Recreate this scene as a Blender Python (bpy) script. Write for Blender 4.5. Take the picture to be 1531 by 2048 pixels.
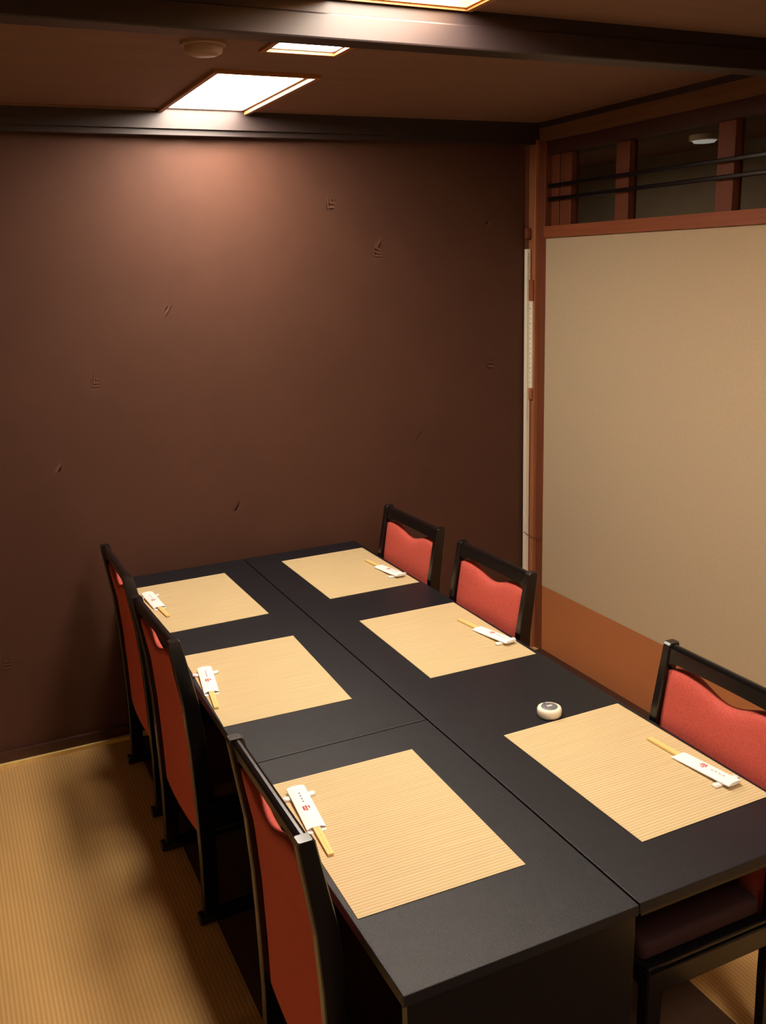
import bpy, bmesh, math, random
from mathutils import Matrix, Vector
random.seed(7)
for o in list(bpy.data.objects):
    bpy.data.objects.remove(o)
SC = bpy.context.scene
COL = SC.collection
PI = math.pi

# ------------------------------------------------------------------ camera
cam_d = bpy.data.cameras.new('camera')
cam = bpy.data.objects.new('camera', cam_d)
COL.objects.link(cam)
cam_d.sensor_fit = 'VERTICAL'
cam_d.sensor_height = 24.0
cam_d.lens = 1884.5 / 2048 * 24.0
cam_d.clip_start = 0.02
cam.matrix_world = (Matrix.Translation((-0.940, -1.053, 1.668)) @ Matrix.Rotation(-0.4356, 4, 'Z')
                    @ Matrix.Rotation(1.3129, 4, 'X') @ Matrix.Rotation(-0.0326, 4, 'Z'))
SC.camera = cam

# ------------------------------------------------------------------ view / world
SC.view_settings.view_transform = 'Standard'
SC.view_settings.look = 'None'
SC.view_settings.gamma = 1.0
SC.view_settings.use_curve_mapping = False
SC.view_settings.exposure = 0.12
W = bpy.data.worlds.new('world')
SC.world = W
W.use_nodes = True
W.node_tree.nodes['Background'].inputs[0].default_value = (0.30, 0.32, 0.5, 1)
W.node_tree.nodes['Background'].inputs[1].default_value = 0.02

PANEL_EMIT = 40.0          # luminous panels of the ceiling fixtures
LAMP_COL = (1.0, 0.86, 0.71)

# room dimensions (metres); the seam between the two table rows is x = 0
XR, YB, ZC = 1.30, 2.247, 2.17
XL, YF = -2.3, -2.6
TZ = 0.619                 # table top height

# ------------------------------------------------------------------ materials
def lin(c):
    return tuple(((v / 255) / 12.92 if v / 255 <= 0.04045 else ((v / 255 + 0.055) / 1.055) ** 2.4) for v in c) + (1,)

def mat(name, rgb, rough=0.6, spec=0.5, noise=None, bump=None, coat=0.0, metal=0.0, emit=None):
    """noise = (scale xyz, amount) colour mottling, bump = (scale xyz, strength)"""
    m = bpy.data.materials.new(name)
    m.use_nodes = True
    nt = m.node_tree
    b = nt.nodes['Principled BSDF']
    b.inputs['Base Color'].default_value = lin(rgb)
    b.inputs['Roughness'].default_value = rough
    b.inputs['Specular IOR Level'].default_value = spec
    b.inputs['Metallic'].default_value = metal
    b.inputs['Coat Weight'].default_value = coat
    b.inputs['Coat Roughness'].default_value = 0.12
    if emit:
        b.inputs['Emission Color'].default_value = emit[0] + (1,)
        b.inputs['Emission Strength'].default_value = emit[1]
    if noise or bump:
        tc = nt.nodes.new('ShaderNodeTexCoord')
    if noise:
        mp = nt.nodes.new('ShaderNodeMapping'); mp.inputs['Scale'].default_value = noise[0]
        nz = nt.nodes.new('ShaderNodeTexNoise'); nz.inputs['Scale'].default_value = 1.0; nz.inputs['Detail'].default_value = 4
        rp = nt.nodes.new('ShaderNodeMapRange')
        rp.inputs['From Min'].default_value = 0.3; rp.inputs['From Max'].default_value = 0.7
        rp.inputs['To Min'].default_value = 1 - noise[1]; rp.inputs['To Max'].default_value = 1 + noise[1]
        mx = nt.nodes.new('ShaderNodeVectorMath'); mx.operation = 'SCALE'
        mx.inputs[0].default_value = lin(rgb)[:3]
        nt.links.new(tc.outputs['Object'], mp.inputs['Vector'])
        nt.links.new(mp.outputs[0], nz.inputs['Vector'])
        nt.links.new(nz.outputs['Fac'], rp.inputs['Value'])
        nt.links.new(rp.outputs[0], mx.inputs['Scale'])
        nt.links.new(mx.outputs[0], b.inputs['Base Color'])
    if bump:
        mp = nt.nodes.new('ShaderNodeMapping'); mp.inputs['Scale'].default_value = bump[0]
        nz = nt.nodes.new('ShaderNodeTexNoise'); nz.inputs['Scale'].default_value = 1.0; nz.inputs['Detail'].default_value = 3
        bp = nt.nodes.new('ShaderNodeBump'); bp.inputs['Strength'].default_value = bump[1]; bp.inputs['Distance'].default_value = 0.002
        nt.links.new(tc.outputs['Object'], mp.inputs['Vector'])
        nt.links.new(mp.outputs[0], nz.inputs['Vector'])
        nt.links.new(nz.outputs['Fac'], bp.inputs['Height'])
        nt.links.new(bp.outputs[0], b.inputs['Normal'])
    return m

def rib_mat(name, rgb, rgb2, axis, pitch, rough=0.7, bump=0.3, mottle=(3, 3, 3), mott=0.08, streak=None):
    """woven surface: parallel ribs across one object axis, plus mottling"""
    m = bpy.data.materials.new(name)
    m.use_nodes = True
    nt = m.node_tree
    L = nt.links.new
    b = nt.nodes['Principled BSDF']
    b.inputs['Roughness'].default_value = rough
    b.inputs['Specular IOR Level'].default_value = 0.3
    tc = nt.nodes.new('ShaderNodeTexCoord')
    wv = nt.nodes.new('ShaderNodeTexWave')
    wv.wave_type = 'BANDS'; wv.bands_direction = axis
    wv.inputs['Scale'].default_value = 2 * PI / 20 / pitch
    wv.inputs['Distortion'].default_value = 0.0
    L(tc.outputs['Object'], wv.inputs['Vector'])
    mp = nt.nodes.new('ShaderNodeMapping'); mp.inputs['Scale'].default_value = streak or mottle
    nz = nt.nodes.new('ShaderNodeTexNoise'); nz.inputs['Scale'].default_value = 1; nz.inputs['Detail'].default_value = 3
    L(tc.outputs['Object'], mp.inputs['Vector']); L(mp.outputs[0], nz.inputs['Vector'])
    mix = nt.nodes.new('ShaderNodeMix'); mix.data_type = 'RGBA'
    mix.inputs['A'].default_value = lin(rgb2); mix.inputs['B'].default_value = lin(rgb)
    L(wv.outputs['Fac'], mix.inputs['Factor'])
    rp = nt.nodes.new('ShaderNodeMapRange')
    rp.inputs['From Min'].default_value = 0.3; rp.inputs['From Max'].default_value = 0.7
    rp.inputs['To Min'].default_value = 1 - mott; rp.inputs['To Max'].default_value = 1 + mott
    L(nz.outputs['Fac'], rp.inputs['Value'])
    sc = nt.nodes.new('ShaderNodeVectorMath'); sc.operation = 'SCALE'
    L(mix.outputs['Result'], sc.inputs[0]); L(rp.outputs[0], sc.inputs['Scale'])
    L(sc.outputs[0], b.inputs['Base Color'])
    bp = nt.nodes.new('ShaderNodeBump'); bp.inputs['Strength'].default_value = bump; bp.inputs['Distance'].default_value = 0.001
    L(wv.outputs['Fac'], bp.inputs['Height']); L(bp.outputs[0], b.inputs['Normal'])
    return m

M = {}
M['wall_cloth'] = mat('brown partition cloth', (118, 78, 62), 0.62, 0.45, noise=((6, 6, 6), 0.05), bump=((900, 900, 900), 0.25))
M['tatami'] = rib_mat('tatami rush', (206, 166, 106), (188, 148, 90), 'X', 0.0105, 0.65, 0.35, mottle=(5, 1.2, 5), mott=0.08)
M['black_lacquer'] = mat('black lacquer', (10, 9, 11), 0.28, 0.5, coat=0.35)
M['black_rail'] = mat('dark painted rail', (54, 43, 42), 0.42, 0.5, noise=((1, 30, 30), 0.1))
M['beam_paint'] = mat('dark painted beam', (42, 33, 34), 0.42, 0.5, noise=((1, 30, 30), 0.1))
M['table_black'] = mat('black textured laminate', (18, 20, 27), 0.42, 0.5, noise=((260, 260, 260), 0.5), bump=((700, 700, 700), 0.35))
M['table_edge'] = mat('black table edge', (14, 13, 14), 0.25, 0.6)
M['ceiling'] = mat('brown ceiling board', (126, 96, 84), 0.7, 0.3, noise=((3, 60, 3), 0.07))
M['dark_wood'] = mat('dark brown wood', (72, 44, 34), 0.5, 0.4, noise=((40, 3, 40), 0.15))
M['post_wood'] = mat('reddish cedar wood', (160, 102, 68), 0.5, 0.4, noise=((70, 70, 3), 0.12))
M['post_wood2'] = mat('darker cedar wood', (120, 66, 42), 0.5, 0.4, noise=((70, 70, 3), 0.12))
M['lintel_wood'] = mat('lintel wood', (150, 84, 52), 0.5, 0.4, noise=((70, 3, 70), 0.12))
M['strip_wood'] = mat('brown wood strip', (120, 86, 62), 0.6, 0.3, noise=((70, 3, 70), 0.1))
M['gold_wood'] = mat('pale fixture wood', (220, 160, 84), 0.5, 0.4, noise=((60, 4, 60), 0.08))
M['fixture_wood'] = mat('brown fixture wood', (158, 104, 56), 0.5, 0.4, noise=((60, 4, 60), 0.08))
M['fusuma'] = mat('beige door paper', (198, 180, 150), 0.8, 0.2, noise=((90, 90, 90), 0.03), bump=((500, 500, 500), 0.15))
M['fusuma_low'] = mat('orange brown door board', (192, 124, 78), 0.6, 0.3, noise=((8, 3, 3), 0.05))
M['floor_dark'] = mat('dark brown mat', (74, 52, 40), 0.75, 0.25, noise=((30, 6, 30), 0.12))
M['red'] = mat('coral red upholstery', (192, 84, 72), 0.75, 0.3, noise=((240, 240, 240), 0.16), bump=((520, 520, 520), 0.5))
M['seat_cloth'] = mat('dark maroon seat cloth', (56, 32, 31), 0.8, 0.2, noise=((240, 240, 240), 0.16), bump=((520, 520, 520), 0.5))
M['cream'] = mat('cream plastic', (240, 234, 214), 0.4, 0.5)
M['white'] = mat('white glazed ceramic', (245, 244, 240), 0.15, 0.5)
M['paper'] = mat('white paper', (250, 248, 246), 0.8, 0.2)
M['ink_red'] = mat('red ink', (206, 60, 48), 0.8, 0.2)
M['ink_grey'] = mat('grey ink', (120, 120, 128), 0.8, 0.2)
M['bamboo'] = mat('pale chopstick wood', (238, 206, 132), 0.5, 0.3, noise=((40, 4, 40), 0.05))
M['grey_disc'] = mat('grey button face', (112, 112, 116), 0.4, 0.5)
M['light_grey'] = mat('light grey print', (200, 200, 204), 0.5, 0.4)
M['detector'] = mat('off white plastic', (150, 122, 100), 0.5, 0.4)
M['placemat'] = rib_mat('woven placemat', (214, 194, 150), (194, 170, 126), 'Y', 0.0078, 0.7, 0.25, mott=0.07, streak=(6, 160, 6))
M['panel'] = mat('glowing lamp panel', (255, 250, 240), 0.5, 0.2, emit=(LAMP_COL, PANEL_EMIT))
M['panel_fill'] = mat('added fill panel', (255, 250, 240), 0.5, 0.2, emit=(LAMP_COL, 42.0))  # glow of the added panel in the next room
M['lamp2'] = mat('dim lamp glass', (255, 250, 240), 0.5, 0.2, emit=((0.9, 0.85, 0.8), 0.3))
M['next_wall'] = mat('grey brown plaster', (120, 104, 84), 0.8, 0.2, noise=((8, 8, 8), 0.05))

def glass_mat():
    m = bpy.data.materials.new('transom glass'); m.use_nodes = True
    nt = m.node_tree; nt.nodes.clear()
    o = nt.nodes.new('ShaderNodeOutputMaterial'); t = nt.nodes.new('ShaderNodeBsdfTransparent'); g = nt.nodes.new('ShaderNodeBsdfGlossy')
    x = nt.nodes.new('ShaderNodeMixShader'); f = nt.nodes.new('ShaderNodeMath'); lw = nt.nodes.new('ShaderNodeLayerWeight')
    lw.inputs[0].default_value = 0.5; f.operation = 'POWER'; f.inputs[1].default_value = 4.0; nt.links.new(lw.outputs['Facing'], f.inputs[0])
    t.inputs[0].default_value = (0.85, 0.87, 0.87, 1); g.inputs['Roughness'].default_value = 0.03
    nt.links.new(f.outputs[0], x.inputs[0]); nt.links.new(t.outputs[0], x.inputs[1]); nt.links.new(g.outputs[0], x.inputs[2])
    nt.links.new(x.outputs[0], o.inputs[0])
    return m
M['glass'] = glass_mat()

# ------------------------------------------------------------------ helpers
def obj(name, bm, m, parent=None, smooth=False):
    me = bpy.data.meshes.new(name)
    bmesh.ops.recalc_face_normals(bm, faces=bm.faces)
    bm.to_mesh(me); bm.free()
    me.materials.append(m)
    if smooth:
        for p in me.polygons: p.use_smooth = True
    o = bpy.data.objects.new(name, me)
    COL.objects.link(o)
    if parent: o.parent = parent
    return o

def box(bm, x0, x1, y0, y1, z0, z1, bev=0.0, seg=2):
    r = bmesh.ops.create_cube(bm, size=1)
    vs = r['verts']
    for v in vs:
        v.co = Vector((x0 + (v.co.x + .5) * (x1 - x0), y0 + (v.co.y + .5) * (y1 - y0), z0 + (v.co.z + .5) * (z1 - z0)))
    if bev > 0:
        es = list({e for v in vs for e in v.link_edges})
        bmesh.ops.bevel(bm, geom=es, offset=bev, segments=seg, profile=0.5, affect='EDGES')
    return bm

def nbox(*a, **k):
    return box(bmesh.new(), *a, **k)

def struct(name, bm, m, parent=None):
    o = obj(name, bm, m, parent)
    if parent is None: o['kind'] = 'structure'
    return o

def tag(o, label, cat, group=None):
    o['label'] = label; o['category'] = cat
    if group: o['group'] = group
    return o

def thing(name, label, cat, loc=(0, 0, 0), rz=0, group=None):
    o = bpy.data.objects.new(name, None)
    COL.objects.link(o)
    o.empty_display_size = 0.1
    o.location = loc; o.rotation_euler = (0, 0, rz)
    return tag(o, label, cat, group)

def dup(root, loc, rz, label):
    r = root.copy(); COL.objects.link(r)
    r.location = loc; r.rotation_euler = (0, 0, rz); r['label'] = label
    def rec(src, dst):
        for ch in list(src.children):
            c = ch.copy(); COL.objects.link(c); c.parent = dst
            rec(ch, c)
    rec(root, r)
    return r

def sweep(bm, path, w, d, bev=0.0):
    """rectangular section swept along a path of (x, z[, depth]) points in the XZ plane; w = width in y, centred on y0"""
    y0, hw = w
    rings = []
    n = len(path)
    for i, pt in enumerate(path):
        x, z = pt[0], pt[1]
        dd = (pt[2] if len(pt) > 2 else d) / 2
        a = path[max(0, i - 1)]; b = path[min(n - 1, i + 1)]
        t = Vector((b[0] - a[0], b[1] - a[1])).normalized()
        nx, nz = t.y, -t.x
        if i in (0, n - 1): nx, nz = 1.0, 0.0
        c = []
        k = bev
        for sx, sy in ((-1, -1), (1, -1), (1, 1), (-1, 1)):
            if k:
                pts = ((sx * (dd - k), sy * hw), (sx * dd, sy * (hw - k)))
                if sx * sy > 0: pts = pts
                else: pts = pts[::-1]
                # keep ordering consistent around the ring
                if (sx, sy) in ((-1, -1), (1, 1)): pts = ((sx * dd, sy * (hw - k)), (sx * (dd - k), sy * hw))
                else: pts = ((sx * (dd - k), sy * hw), (sx * dd, sy * (hw - k)))
            else:
                pts = ((sx * dd, sy * hw),)
            for px, py in pts:
                c.append(bm.verts.new((x + px * nx, y0 + py, z + px * nz)))
        rings.append(c)
    m = len(rings[0])
    for r0, r1 in zip(rings, rings[1:]):
        for j in range(m):
            bm.faces.new((r0[j], r0[(j + 1) % m], r1[(j + 1) % m], r1[j]))
    bm.faces.new(rings[0][::-1]); bm.faces.new(rings[-1])
    return bm

def disc_lathe(bm, prof, seg=40, cx=0, cy=0):
    rings = []
    for r, z in prof:
        if r < 1e-6:
            rings.append([bm.verts.new((cx, cy, z))])
        else:
            rings.append([bm.verts.new((cx + r * math.cos(2 * PI * k / seg), cy + r * math.sin(2 * PI * k / seg), z)) for k in range(seg)])
    for a, b in zip(rings, rings[1:]):
        for k in range(seg):
            k2 = (k + 1) % seg
            if len(a) == 1 and len(b) == 1: continue
            if len(a) == 1: bm.faces.new((a[0], b[k], b[k2]))
            elif len(b) == 1: bm.faces.new((a[k], a[k2], b[0]))
            else: bm.faces.new((a[k], a[k2], b[k2], b[k]))
    return bm

# ------------------------------------------------------------------ room shell
struct('floor', nbox(XL - .1, 2.7, YF - .1, 4.3, -0.06, 0), M['tatami'])
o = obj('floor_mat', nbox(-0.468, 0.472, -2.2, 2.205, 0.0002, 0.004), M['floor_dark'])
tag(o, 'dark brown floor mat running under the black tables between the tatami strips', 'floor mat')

# big brown partition cloth wall: gentle folds
bm = bmesh.new()
NX, NZ = 120, 50
x0, x1 = XL - .1, 1.262
grid = []
for i in range(NX + 1):
    x = x0 + (x1 - x0) * i / NX
    col_ = []
    for j in range(NZ + 1):
        z = 0.0 + ZC * 1.02 * j / NZ
        y = YB + 0.004 * math.sin(2.1 * x + 1.3 * z + .6) * math.sin(PI * min(1, z / ZC)) + 0.003 * math.sin(3.3 * x - 1.9 * z)
        col_.append(bm.verts.new((x, y, z)))
    grid.append(col_)
back = []
for i in range(NX):
    for j in range(NZ):
        bm.faces.new((grid[i][j], grid[i + 1][j], grid[i + 1][j + 1], grid[i][j + 1]))
r = bmesh.ops.solidify(bm, geom=bm.faces[:], thickness=-0.03)
wb = struct('wall_back', bm, M['wall_cloth'])
for p in wb.data.polygons: p.use_smooth = True
struct('wall_back_corner', nbox(1.262, XR + .12, YB, YB + .06, 0, ZC), M['wall_cloth']).name = 'wall_corner'
struct('wall_left', nbox(XL - .1, XL, YF, YB, 0, ZC), M['fusuma'])
struct('wall_front', nbox(XL - .1, 2.7, YF - .1, YF, 0, ZC), M['fusuma'])
struct('baseboard_back', nbox(XL, 1.25, YB - 0.022, YB - 0.006, 0.016, 0.05), M['dark_wood'])
struct('trim_1', nbox(XL, 1.25, YB - 0.034, YB - 0.004, 0.0, 0.014), M['bamboo'])     # pale floor strip along the wall

# ceiling with rectangular openings for the fixtures
FIX = [  # x0, x1, y0, y1 openings
    (-0.168, 0.105, 1.54, 2.186),
    (-0.125, 0.050, 1.06, 1.272),
    (-0.150, 0.150, 0.20, 0.800),
    (-0.150, 0.150, -1.50, -0.90),  # added fill light behind the camera, out of view
]
NEXT_FILL = (1.50, 1.75, 2.6, 3.0)  # added unseen panel, lights what shows through the transom glass
def slab_with_holes(x0, x1, y0, y1, z0, z1, holes):
    xs = sorted({x0, x1, *[h[0] for h in holes], *[h[1] for h in holes]})
    ys = sorted({y0, y1, *[h[2] for h in holes], *[h[3] for h in holes]})
    bm = bmesh.new()
    for a, b in zip(xs, xs[1:]):
        for c, d in zip(ys, ys[1:]):
            mx, my = (a + b) / 2, (c + d) / 2
            if any(h[0] < mx < h[1] and h[2] < my < h[3] for h in holes): continue
            box(bm, a, b, c, d, z0, z1)
    bmesh.ops.remove_doubles(bm, verts=bm.verts, dist=1e-5)
    # drop internal faces shared by two neighbouring blocks
    seen = {}
    for f in bm.faces:
        seen.setdefault(tuple(sorted(v.index for v in f.verts)), []).append(f)
    bm.verts.index_update(); seen = {}
    for f in bm.faces:
        seen.setdefault(tuple(sorted(v.index for v in f.verts)), []).append(f)
    dead = [f for fs in seen.values() if len(fs) > 1 for f in fs]
    bmesh.ops.delete(bm, geom=dead, context='FACES_ONLY')
    return bm
struct('ceiling', slab_with_holes(XL - .1, 2.7, YF - .1, 4.3, ZC, ZC + 0.08, FIX + [NEXT_FILL]), M['ceiling'])

# dark rail between wall and ceiling, and thin light moulding on the ceiling
struct('trim_2', nbox(XL, XR - .02, YB - 0.060, YB + .005, 2.112, ZC), M['black_rail'])
struct('trim_3', nbox(XL, XR - .02, YB - 0.045, YB + .005, 2.094, 2.112), M['black_rail'])
struct('trim_4', nbox(XL, -0.19, YB - 0.074, YB - 0.060, ZC - 0.006, ZC), M['strip_wood'])
# ceiling beam across the room
bmx = bmesh.new()
box(bmx, XL, XR + .1, 0.806, 0.866, 2.094, 2.142, 0.004)
box(bmx, XL, XR + .1, 0.812, 0.864, 2.142, ZC)
struct('trim_5', bmx, M['beam_paint'])

# ------------------------------------------------------------------ right wall: sliding door, lintel, transom
door = nbox(XR, XR + .03, -0.10, 2.157, 0.300, 1.745)
d = struct('door_1', door, M['fusuma'])
obj('lower_board', nbox(XR + 0.001, XR + .03, -0.10, 2.157, 0.006, 0.300), M['fusuma_low'], d)
d2 = struct('door_2', nbox(XR + .035, XR + .06, YF, -0.06, 0.300, 1.745), M['fusuma'])
obj('lower_board', nbox(XR + .036, XR + .06, YF, -0.06, 0.006, 0.300), M['fusuma_low'], d2)
struct('trim_6', nbox(XR - .11, XR + .09, YF, 2.157, 0.0, 0.006), M['dark_wood'])           # sill groove
struct('trim_7', nbox(XR - .012, XR + .09, YF, 2.157, 1.745, 1.788), M['lintel_wood'])       # lintel
struct('trim_8', nbox(XR - .02, XR + .12, YF, YB - .06, 2.150, ZC), M['black_rail'])
struct('trim_9', nbox(XR - .016, XR + .12, YF, YB - .06, 2.100, 2.150), M['strip_wood'])
struct('trim_10', nbox(XR + .0, XR + .12, YF, YB - .06, 2.052, 2.100), M['dark_wood'])
# corner pillar
struct('trim_12', nbox(XR - .022, XR + .06, 2.200, YB, 0, 2.112, 0.003), M['post_wood'])
struct('trim_13', nbox(XR - .006, XR + .09, 2.157, 2.200, 0, 2.100, 0.002), M['post_wood2'])
# transom window
bmw = bmesh.new()
for ys in ((2.106, 2.157), (2.032, 2.100), (1.700, 1.770), (1.216, 1.286), (0.736, 0.806), (0.256, 0.326), (-0.70, -0.63), (-1.7, -1.63)):
    box(bmw, XR + .022, XR + .06, ys[0], ys[1], 1.788, 2.052, 0.002)
w = struct('window_1', bmw, M['post_wood2'])
obj('pane', nbox(XR + .045, XR + .049, YF, 2.157, 1.788, 2.052), M['glass'], w)
for zz in (1.938, 1.889):
    obj('bar', nbox(XR + .004, XR + .016, YF, 2.157, zz - .007, zz + .007, 0.003), M['black_lacquer'], w)
# ------------------------------------------------------------------ slim post at the partition's end + slat on the pillar
pp = thing('partition_post', 'slim cream end post of the brown partition beside the wooden corner pillar', 'post', (1.262, YB - .014, 0))
obj('post', nbox(-0.006, 0.012, -0.010, 0.010, 0.02, 1.705, 0.002), M['cream'], pp)
obj('top_block', nbox(-0.006, 0.012, -0.010, 0.010, 1.745, 1.785, 0.002), M['post_wood2'], pp)
bmc = bmesh.new()
for k in range(75):
    bmesh.ops.create_icosphere(bmc, subdivisions=1, radius=0.0018, matrix=Matrix.Translation((-0.001, -0.0115, 1.02 + k * 0.009)))
ch = obj('bead_chain', bmc, M['ink_grey'], pp, True); ch['kind'] = 'stuff'
sl = thing('hanging_slat', 'narrow cream slat with brown end blocks hanging on the corner pillar', 'wall slat', (XR - .0225, 2.224, 0))
obj('slat', nbox(-0.007, 0, -0.017, 0.012, 1.150, 1.502, 0.001), M['cream'], sl)
obj('upper_block', nbox(-0.012, 0, -0.022, 0.016, 1.502, 1.585, 0.003), M['lintel_wood'], sl)
obj('lower_block', nbox(-0.010, 0, -0.020, 0.014, 1.103, 1.150, 0.003), M['post_wood'], sl)
bmt = bmesh.new()
for k in range(16):
    box(bmt, -0.0076, -0.007, -0.008, -0.005 + .003 * (k % 3 == 0), 1.17 + k * .02, 1.174 + k * .02)
obj('printed_marks', bmt, M['ink_grey'], sl)
# thin cord around the pillar
bmk = bmesh.new()
pts = [(1.252, 2.228, .532), (1.262, 2.215, .520), (1.2745, 2.200, .512), (1.2755, 2.19, .511), (1.290, 2.153, .514)]
for a, b in zip(pts, pts[1:]):
    a, b = Vector(a), Vector(b)
    dv = b - a
    mtx = Matrix.Translation((a + b) / 2) @ dv.to_track_quat('Z', 'Y').to_matrix().to_4x4()
    bmesh.ops.create_cone(bmk, cap_ends=True, segments=8, radius1=.0013, radius2=.0013, depth=dv.length, matrix=mtx)
tag(obj('cord', bmk, M['dark_wood']), 'thin dark cord looped low around the wooden corner pillar', 'cord')

# ------------------------------------------------------------------ ceiling fixtures
def fixture(h, label, deep=0.004, hang=0.010, fr=0.014, far=None, pan='panel'):
    x0, x1, y0, y1 = h
    cx, cy = (x0 + x1) / 2, (y0 + y1) / 2
    hx, hy = (x1 - x0) / 2, (y1 - y0) / 2
    far = fr if far is None else far
    t = thing('ceiling_light', label, 'ceiling light', (cx, cy, ZC))
    # pale timber frame hanging a little below the ceiling, and the recess behind it
    obj('frame', slab_with_holes(-hx - fr, hx + fr, -hy - fr, hy + far, -hang, 0.0, [(-hx, hx, -hy, hy)]), M['fixture_wood'], t)
    lp = (.010 if hang > .006 else .004) if deep < .01 else .006
    obj('lip', slab_with_holes(-hx, hx, -hy, hy, 0.0012, deep + .004, [(-hx + lp, hx - lp, -hy + lp, hy - lp)]), M['dark_wood'], t) if deep < .01 else None
    w_ = 0.006
    if deep > .01:
        bm = bmesh.new()
        box(bm, -hx, -hx + w_, -hy, hy, 0.0, deep)
        box(bm, hx - w_, hx, -hy, hy, 0.0, deep)
        box(bm, -hx + w_, hx - w_, -hy, -hy + w_, 0.0, deep)
        box(bm, -hx + w_, hx - w_, hy - w_, hy, 0.0, deep)
        obj('lining', bm, M['gold_wood'], t)
    obj('diffuser', nbox(-hx + lp, hx - lp, -hy + lp, hy - lp, deep, deep + 0.006), M[pan], t)
    return t
fixture(FIX[0], 'large bright rectangular ceiling light touching the dark rail above the brown wall', far=0.0)
fixture(FIX[1], 'small bright square ceiling light half hidden behind the ceiling beam', hang=.006)
fixture(FIX[2], 'wood lined ceiling light on the camera side of the dark beam', deep=.05, hang=.005, far=.005)
fixture(FIX[3], 'added rectangular fill light behind the viewer, out of view above the room centre')

sd = thing('smoke_detector', 'round pale smoke detector on the ceiling left of the lights', 'smoke detector', (-0.285, 1.245, ZC))
obj('base', disc_lathe(bmesh.new(), [(0, 0), (.052, 0), (.052, -.008), (.048, -.010), (0, -.010)], 40), M['detector'], sd)
obj('cover', disc_lathe(bmesh.new(), [(.044, -.010), (.042, -.022), (.030, -.028), (0, -.029)], 40), M['detector'], sd, True)

# the dim room behind the transom
struct('wall_right', nbox(2.64, 2.70, YF, 4.3, 0, ZC), M['next_wall'])
struct('wall_far', nbox(XR + .12, 2.64, 4.24, 4.3, 0, ZC), M['next_wall'])
struct('wall_inner', nbox(XR + .06, XR + .12, YB + .06, 4.24, 0, ZC), M['next_wall'])
fixture(NEXT_FILL, 'added fill light in the neighbouring room, out of view behind the door', pan='panel_fill')
lt = thing('ceiling_lamp', 'small dim round ceiling lamp seen through the transom glass', 'ceiling lamp', (2.26, 2.34, ZC))
obj('housing', disc_lathe(bmesh.new(), [(0, 0), (.065, 0), (.065, -.02), (.055, -.024), (.055, -.018), (0, -.018)], 32), M['cream'], lt)
obj('diffuser', disc_lathe(bmesh.new(), [(.054, -.019), (.045, -.032), (0, -.036)], 32), M['lamp2'], lt, True)

# ------------------------------------------------------------------ tables
def table(name, label, x0, x1, y0, y1, ends, inset=0.0):
    cx, cy = (x0 + x1) / 2, (y0 + y1) / 2
    hx, hy = (x1 - x0) / 2, (y1 - y0) / 2
    t = thing(name, label, 'table', (cx, cy, 0), 0, None)
    obj('tabletop', nbox(-hx, hx, -hy, hy, TZ - 0.022, TZ, 0.0022, 3), M['table_black'], t)
    b = bmesh.new()
    ix, iy = hx - .035, hy - .035
    box(b, -ix, ix, -iy, -iy + .018, TZ - .062, TZ - .022)
    box(b, -ix, ix, iy - .018, iy, TZ - .062, TZ - .022)
    box(b, -ix, -ix + .018, -iy + .018, iy - .018, TZ - .062, TZ - .022)
    box(b, ix - .018, ix, -iy + .018, iy - .018, TZ - .062, TZ - .022)
    obj('apron', b, M['table_edge'], t)
    for sy in (-1, 1):
        if ends and sy < 0: continue
        yy = sy * (iy - .008) + (inset if sy < 0 else 0)
        for sx in (-1, 1):
            xx = sx * (ix - .03)
            obj('leg', nbox(xx - .019, xx + .019, yy - .019, yy + .019, 0.004, TZ - .022, 0.003), M['black_lacquer'], t)
        obj('stretcher', nbox(-(ix - .049), ix - .049, yy - .010, yy + .010, 0.12, 0.16, 0.003), M['black_lacquer'], t)
    if ends:
        obj('end_panel', nbox(-hx + .008, hx - .003, -hy + .005, -hy + .023, 0.004, TZ - .022, .001), M['table_edge'], t)
    return t
GP = 0.0015
table('dining_table', 'short black table at the near left corner of the table group', -0.443, -GP, 0.0, 0.7545, True)
table('dining_table', 'long black table on the left, its end against the brown wall', -0.443, -GP, 0.7575, 2.215, False)
table('dining_table', 'longest black table on the right beside the sliding door', GP, 0.454, 0.003, 2.215, False, .545)

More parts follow.
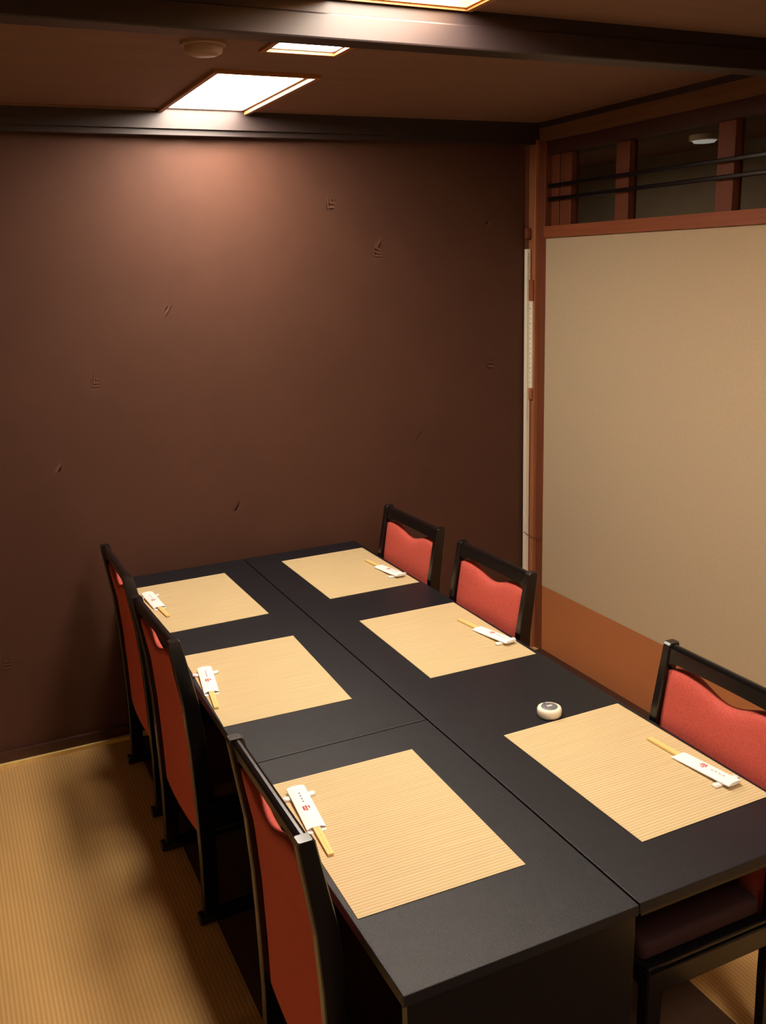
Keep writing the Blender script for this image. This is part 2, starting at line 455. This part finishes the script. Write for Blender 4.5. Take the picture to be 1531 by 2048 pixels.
# ------------------------------------------------------------------ chairs (origin at rear-post foot centre, facing +x)
def post_x(z):
    ks = [(0, 0.0), (.2, .006), (.35, .006), (.5, .003), (.62, -.004), (.7, -.017), (.8, -.033)]
    for (a, xa), (b, xb) in zip(ks, ks[1:]):
        if z <= b: return xa + (xb - xa) * (z - a) / (b - a)
    return ks[-1][1]
HW = 0.186   # half distance between posts
def make_chair(label, loc, rz, group):
    t = thing('dining_chair', label, 'chair', loc, rz, group)
    for s in (-1, 1):
        path = [(post_x(z), z) for z in (0.024, .1, .2, .3, .4, .5, .56, .62, .66, .7, .74, .772, .792)]
        path = [(x, z, .042 if z < .6 else .042 - (z - .6) * .055) for x, z in path] + [(post_x(.8), .799, .024)]
        bm = sweep(bmesh.new(), path, (s * HW, .0115), .044, .0025)
        obj('rear_post', bm, M['black_lacquer'], t, False)
        obj('front_leg', sweep(bmesh.new(), [(.325, .024, .036), (.325, .15, .036), (.322, .325, .042)], (s * (HW - .002), .015), .036, .003), M['black_lacquer'], t)
        obj('floor_runner', nbox(-.034, .362, s * HW - .017, s * HW + .017, 0.0005, .026, .004), M['black_lacquer'], t)
        obj('side_rail', nbox(.020, .308, s * HW - .011, s * HW + .011, .272, .322, .003), M['black_lacquer'], t)
    # top rail: slightly bowed, rounded top edge
    bm = bmesh.new()
    N = 20
    rings = []
    for i in range(N + 1):
        y = -HW + .0116 + (2 * HW - .0232) * i / N
        u = y / HW
        bow = .003
        zt, zb = .7965, .757 + .004 * (1 - u * u)
        ztop_x, zbot_x = post_x(zt) + bow, post_x(zb) + bow
        hd = .0105
        # corners fattened under the rail ends
        zb -= .012 * max(0, (abs(u) - .78) / .22) ** 2
        sec = [(zbot_x - hd, zb), (zbot_x + hd, zb), (ztop_x + hd, zt - .008), (ztop_x + hd - .003, zt - .002), (ztop_x + hd - .008, zt), (ztop_x - hd + .008, zt), (ztop_x - hd + .003, zt - .002), (ztop_x - hd, zt - .008)]
        rings.append([bm.verts.new((x, y, z)) for x, z in sec])
    for a, b in zip(rings, rings[1:]):
        for j in range(8): bm.faces.new((a[j], a[(j + 1) % 8], b[(j + 1) % 8], b[j]))
    bm.faces.new(rings[0][::-1]); bm.faces.new(rings[-1])
    obj('top_rail', bm, M['black_lacquer'], t)
    # upholstered back: padded panel whose top edge dips below the rail as a hand hole
    bm = bmesh.new()
    NY, NZZ = 28, 26
    hw = HW - .0120
    front, rear = [], []
    for i in range(NY + 1):
        y = -hw + 2 * hw * i / NY
        dip = .032 * (math.cos(PI * y / .25) ** 2 if abs(y) < .125 else 0)
        zt = .750 - dip - .014 * (abs(y) / hw) ** 7
        zb = .236
        bow = -.008 * (1 - (y / hw) ** 2)
        cf, cr = [], []
        for j in range(NZZ + 1):
            z = zb + (zt - zb) * j / NZZ
            ey = 1 - (abs(y) / hw) ** 6; ez = 1 - abs(2 * j / NZZ - 1) ** 10
            pad = .006 + .012 * (max(0, ey) * max(0, ez)) ** .5
            x = post_x(z) + bow
            cf.append(bm.verts.new((x + pad, y, z)))
            cr.append(bm.verts.new((x - .006 - .004 * max(0, ey * ez) ** .5, y, z)))
        front.append(cf); rear.append(cr)
    for i in range(NY):
        for j in range(NZZ):
            bm.faces.new((front[i][j], front[i + 1][j], front[i + 1][j + 1], front[i][j + 1]))
            bm.faces.new((rear[i][j], rear[i][j + 1], rear[i + 1][j + 1], rear[i + 1][j]))
        bm.faces.new((front[i][NZZ], front[i + 1][NZZ], rear[i + 1][NZZ], rear[i][NZZ]))
        bm.faces.new((front[i][0], rear[i][0], rear[i + 1][0], front[i + 1][0]))
    for j in range(NZZ):
        bm.faces.new((front[0][j], front[0][j + 1], rear[0][j + 1], rear[0][j]))
        bm.faces.new((front[NY][j], rear[NY][j], rear[NY][j + 1], front[NY][j + 1]))
    obj('backrest', bm, M['red'], t, True)
    # front and rear rails of the seat frame, the cushion
    obj('front_rail', nbox(.312, .332, -HW + .017, HW - .017, .272, .322, .003), M['black_lacquer'], t)
    obj('seat_base', nbox(.026, .336, -HW - .006, HW + .006, .324, .334, .003), M['black_lacquer'], t)
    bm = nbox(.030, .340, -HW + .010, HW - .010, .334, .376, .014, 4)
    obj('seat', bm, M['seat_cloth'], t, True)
    return t
c0 = make_chair('red backed chair on the left nearest the camera', (-.488, .368, .004), 0, 'red and black dining chairs')
GC = [
    ((-.487, 1.280, .004), math.radians(2.4), 'middle red backed chair of the left row, turned slightly to the table'),
    ((-.483, 1.846, .004), math.radians(.4), 'farthest left chair, next to the brown wall'),
    ((.481, 1.815, .004), PI + math.radians(1.6), 'far right chair in front of the brown wall corner'),
    ((.480, 1.272, .004), PI + math.radians(1.5), 'right row chair with its back by the wooden corner pillar'),
    ((.477, .318, .004), PI + math.radians(.0), 'red chair at the right edge, before the beige sliding door'),
]
for loc, rz, lab in GC:
    dup(c0, loc, rz, lab)

# ------------------------------------------------------------------ placemats and chopsticks
MATS = [  # far-left corner x, y, rotation, label
    (-.436, 2.077, .0163, 'beige woven placemat in the far left corner, beside the farthest left chair'),
    (-.425, 1.417, -.0331, 'beige placemat in the middle of the left row'),
    (-.424, .651, -.0204, 'beige placemat nearest the camera on the short left table'),
    (.113, 2.107, .0050, 'beige placemat at the far right, nearest the wall'),
    (.118, 1.416, -.0088, 'beige placemat in the middle of the right table'),
    (.114, .600, .0095, 'beige placemat on the near right beside the round call button'),
]
def mat_mesh(w=.326, l=.465):
    return nbox(0, w, -l, 0, 0, .0014, .0004, 1)
m0 = None
for x, y, a, lab in MATS:
    if m0 is None:
        m0 = obj('placemat', mat_mesh(), M['placemat']); o = m0
    else:
        o = m0.copy(); COL.objects.link(o)
    o.location = (x, y, TZ + .0002); o.rotation_euler = (0, 0, a)
    tag(o, lab, 'placemat', 'woven placemats on the black tables')

# chopsticks in a sleeve: origin under the rest, sticks run towards -y
def make_chopsticks(label, loc, rz):
    t = thing('chopsticks', label, 'chopsticks', loc, rz, 'wrapped chopsticks on the placemats')
    tilt = math.radians(-2.0)
    z0 = .0105
    def zz(y): return z0 - .045 * (.02 - y)    # sticks slope from the rest down to the mat
    for s in (-1, 1):
        bm = bmesh.new()
        sec = []
        for y, w, h in ((-.214, .0028, .0022), (-.20, .0029, .0024), (-.12, .0034, .0026), (.018, .0036, .0028)):
            z = max(zz(y), .0014 + h)
            cx = s * (w + .0002)
            sec.append([bm.verts.new((cx + sx * w, y, z + sz * h)) for sx, sz in ((-1, -1), (1, -1), (1, 1), (-1, 1))])
        for a, b in zip(sec, sec[1:]):
            for j in range(4): bm.faces.new((a[j], a[(j + 1) % 4], b[(j + 1) % 4], b[j]))
        bm.faces.new(sec[0][::-1]); bm.faces.new(sec[-1])
        obj('chopstick', bm, M['bamboo'], t)
    # paper sleeve: flat tube with one notched mouth
    bm = bmesh.new()
    th = .0036
    def sect(y, w):
        z = zz(y)
        return [bm.verts.new((px, y, z + pz)) for px, pz in ((-w, -th * .6), (-w * .45, -th), (w * .45, -th), (w, -th * .6), (w, .0004), (w * .5, th), (-w * .5, th), (-w, .0004))]
    ss = [sect(y, .0190) for y in (.024, -.02, -.06, -.10, -.124)]
    for a, b in zip(ss, ss[1:]):
        for j in range(8): bm.faces.new((a[j], a[(j + 1) % 8], b[(j + 1) % 8], b[j]))
    # longer lower flap at the mouth
    z = zz(-.13)
    bm.faces.new([ss[-1][0], ss[-1][1], ss[-1][2], ss[-1][3], bm.verts.new((.0172, -.132, z - th * .7)), bm.verts.new((-.0172, -.132, z - th * .9))])
    bm.faces.new(ss[0])
    sv = obj('paper_sleeve', bm, M['paper'], t)
    # printed emblem (a red stroke cluster) and a column of four small grey marks
    def mark(bm, x0, x1, y0, y1):
        vs = []
        for x, y in ((x0, y0), (x1, y0), (x1, y1), (x0, y1)):
            vs.append(bm.verts.new((x, y, zz(y) + th + .0004)))
        bm.faces.new(vs)
    bm = bmesh.new()
    for q in ((-.0075, .0005, -.066, -.0635), (-.0075, -.005, -.066, -.052), (-.0010, .0010, -.068, -.050), (-.0075, .0005, -.0545, -.052), (-.0075, .0005, -.0605, -.058), (.002, .0078, -.0560, -.0535), (.0045, .0065, -.0620, -.0535)):
        mark(bm, *q)
    e = obj('emblem', bm, M['ink_red'], sv)
    bm = bmesh.new()
    for k, cy in enumerate((-.036, -.026, -.016, -.006)):
        mark(bm, -.0022, .0022, cy - .0006, cy + .0006)
        mark(bm, -.0005, .0005, cy - .003, cy + .003)
        mark(bm, -.0020, .0012, cy + .0022 - .001 * (k % 2), cy + .0032 - .001 * (k % 2))
    obj('lettering', bm, M['ink_grey'], sv)
    return t
def make_rest(label, loc, rz):
    bm = bmesh.new()
    secs = []
    N = 12
    for i in range(N + 1):
        u = -1 + 2 * i / N
        x = .034 * u
        top = .0042 + .0042 * u * u
        hw = .0075 * (1 - .12 * u ** 8)
        if abs(u) > .99: top -= .0016; hw -= .0012
        secs.append([bm.verts.new((x, yy, z)) for yy, z in ((-hw, .0), (hw, .0), (hw, top * .7), (hw * .55, top), (-hw * .55, top), (-hw, top * .7))])
    for a, b in zip(secs, secs[1:]):
        for j in range(6): bm.faces.new((a[j], a[(j + 1) % 6], b[(j + 1) % 6], b[j]))
    bm.faces.new(secs[0][::-1]); bm.faces.new(secs[-1])
    o = obj('chopstick_rest', bm, M['white'], None, True)
    o.location = loc; o.rotation_euler = (0, 0, rz)
    tag(o, label, 'chopstick rest', 'white chopstick rests')
    return o
ZM = TZ + .0017
CH = [  # rest x, y, rotation (sticks point to -y when 0), where
    (-.404, 1.957, math.radians(4), 'farthest left placemat'),
    (-.400, 1.262, math.radians(-8), 'middle left placemat'),
    (-.391, .578, math.radians(-4.5), 'placemat nearest the camera on the left'),
    (.404, 1.735, PI + math.radians(6), 'far right placemat'),
    (.409, 1.055, PI + math.radians(8), 'middle right placemat'),
    (.400, .214, PI + math.radians(4), 'near right placemat'),
]
c1 = r1 = None
for x, y, a, wh in CH:
    lab = 'chopsticks in white paper sleeve on the ' + wh
    rl = 'small white chopstick rest under the sleeve on the ' + wh
    if c1 is None:
        c1 = make_chopsticks(lab, (x, y, ZM), a); r1 = make_rest(rl, (x, y, ZM), a)
    else:
        dup(c1, (x, y, ZM), a, lab); dup(r1, (x, y, ZM), a, rl)

# ------------------------------------------------------------------ round call button
cb = thing('call_button', 'round white call button with grey face at the near right placemat', 'call button', (.262, .633, TZ + .0005))
obj('body', disc_lathe(bmesh.new(), [(0, 0), (.026, 0), (.0285, .004), (.0290, .016), (.0275, .0205), (.024, .0225), (0, .0225)], 48), M['cream'], cb, True)
obj('button_face', disc_lathe(bmesh.new(), [(.0195, .0224), (.0190, .0236), (.010, .0244), (0, .0246)], 40), M['grey_disc'], cb, True)
obj('emblem', nbox(-.007, .007, -.0035, .0035, .0246, .0250), M['light_grey'], cb)
obj('indicator', nbox(-.0035, .0035, .0205, .0235, .0222, .0232), M['grey_disc'], cb)
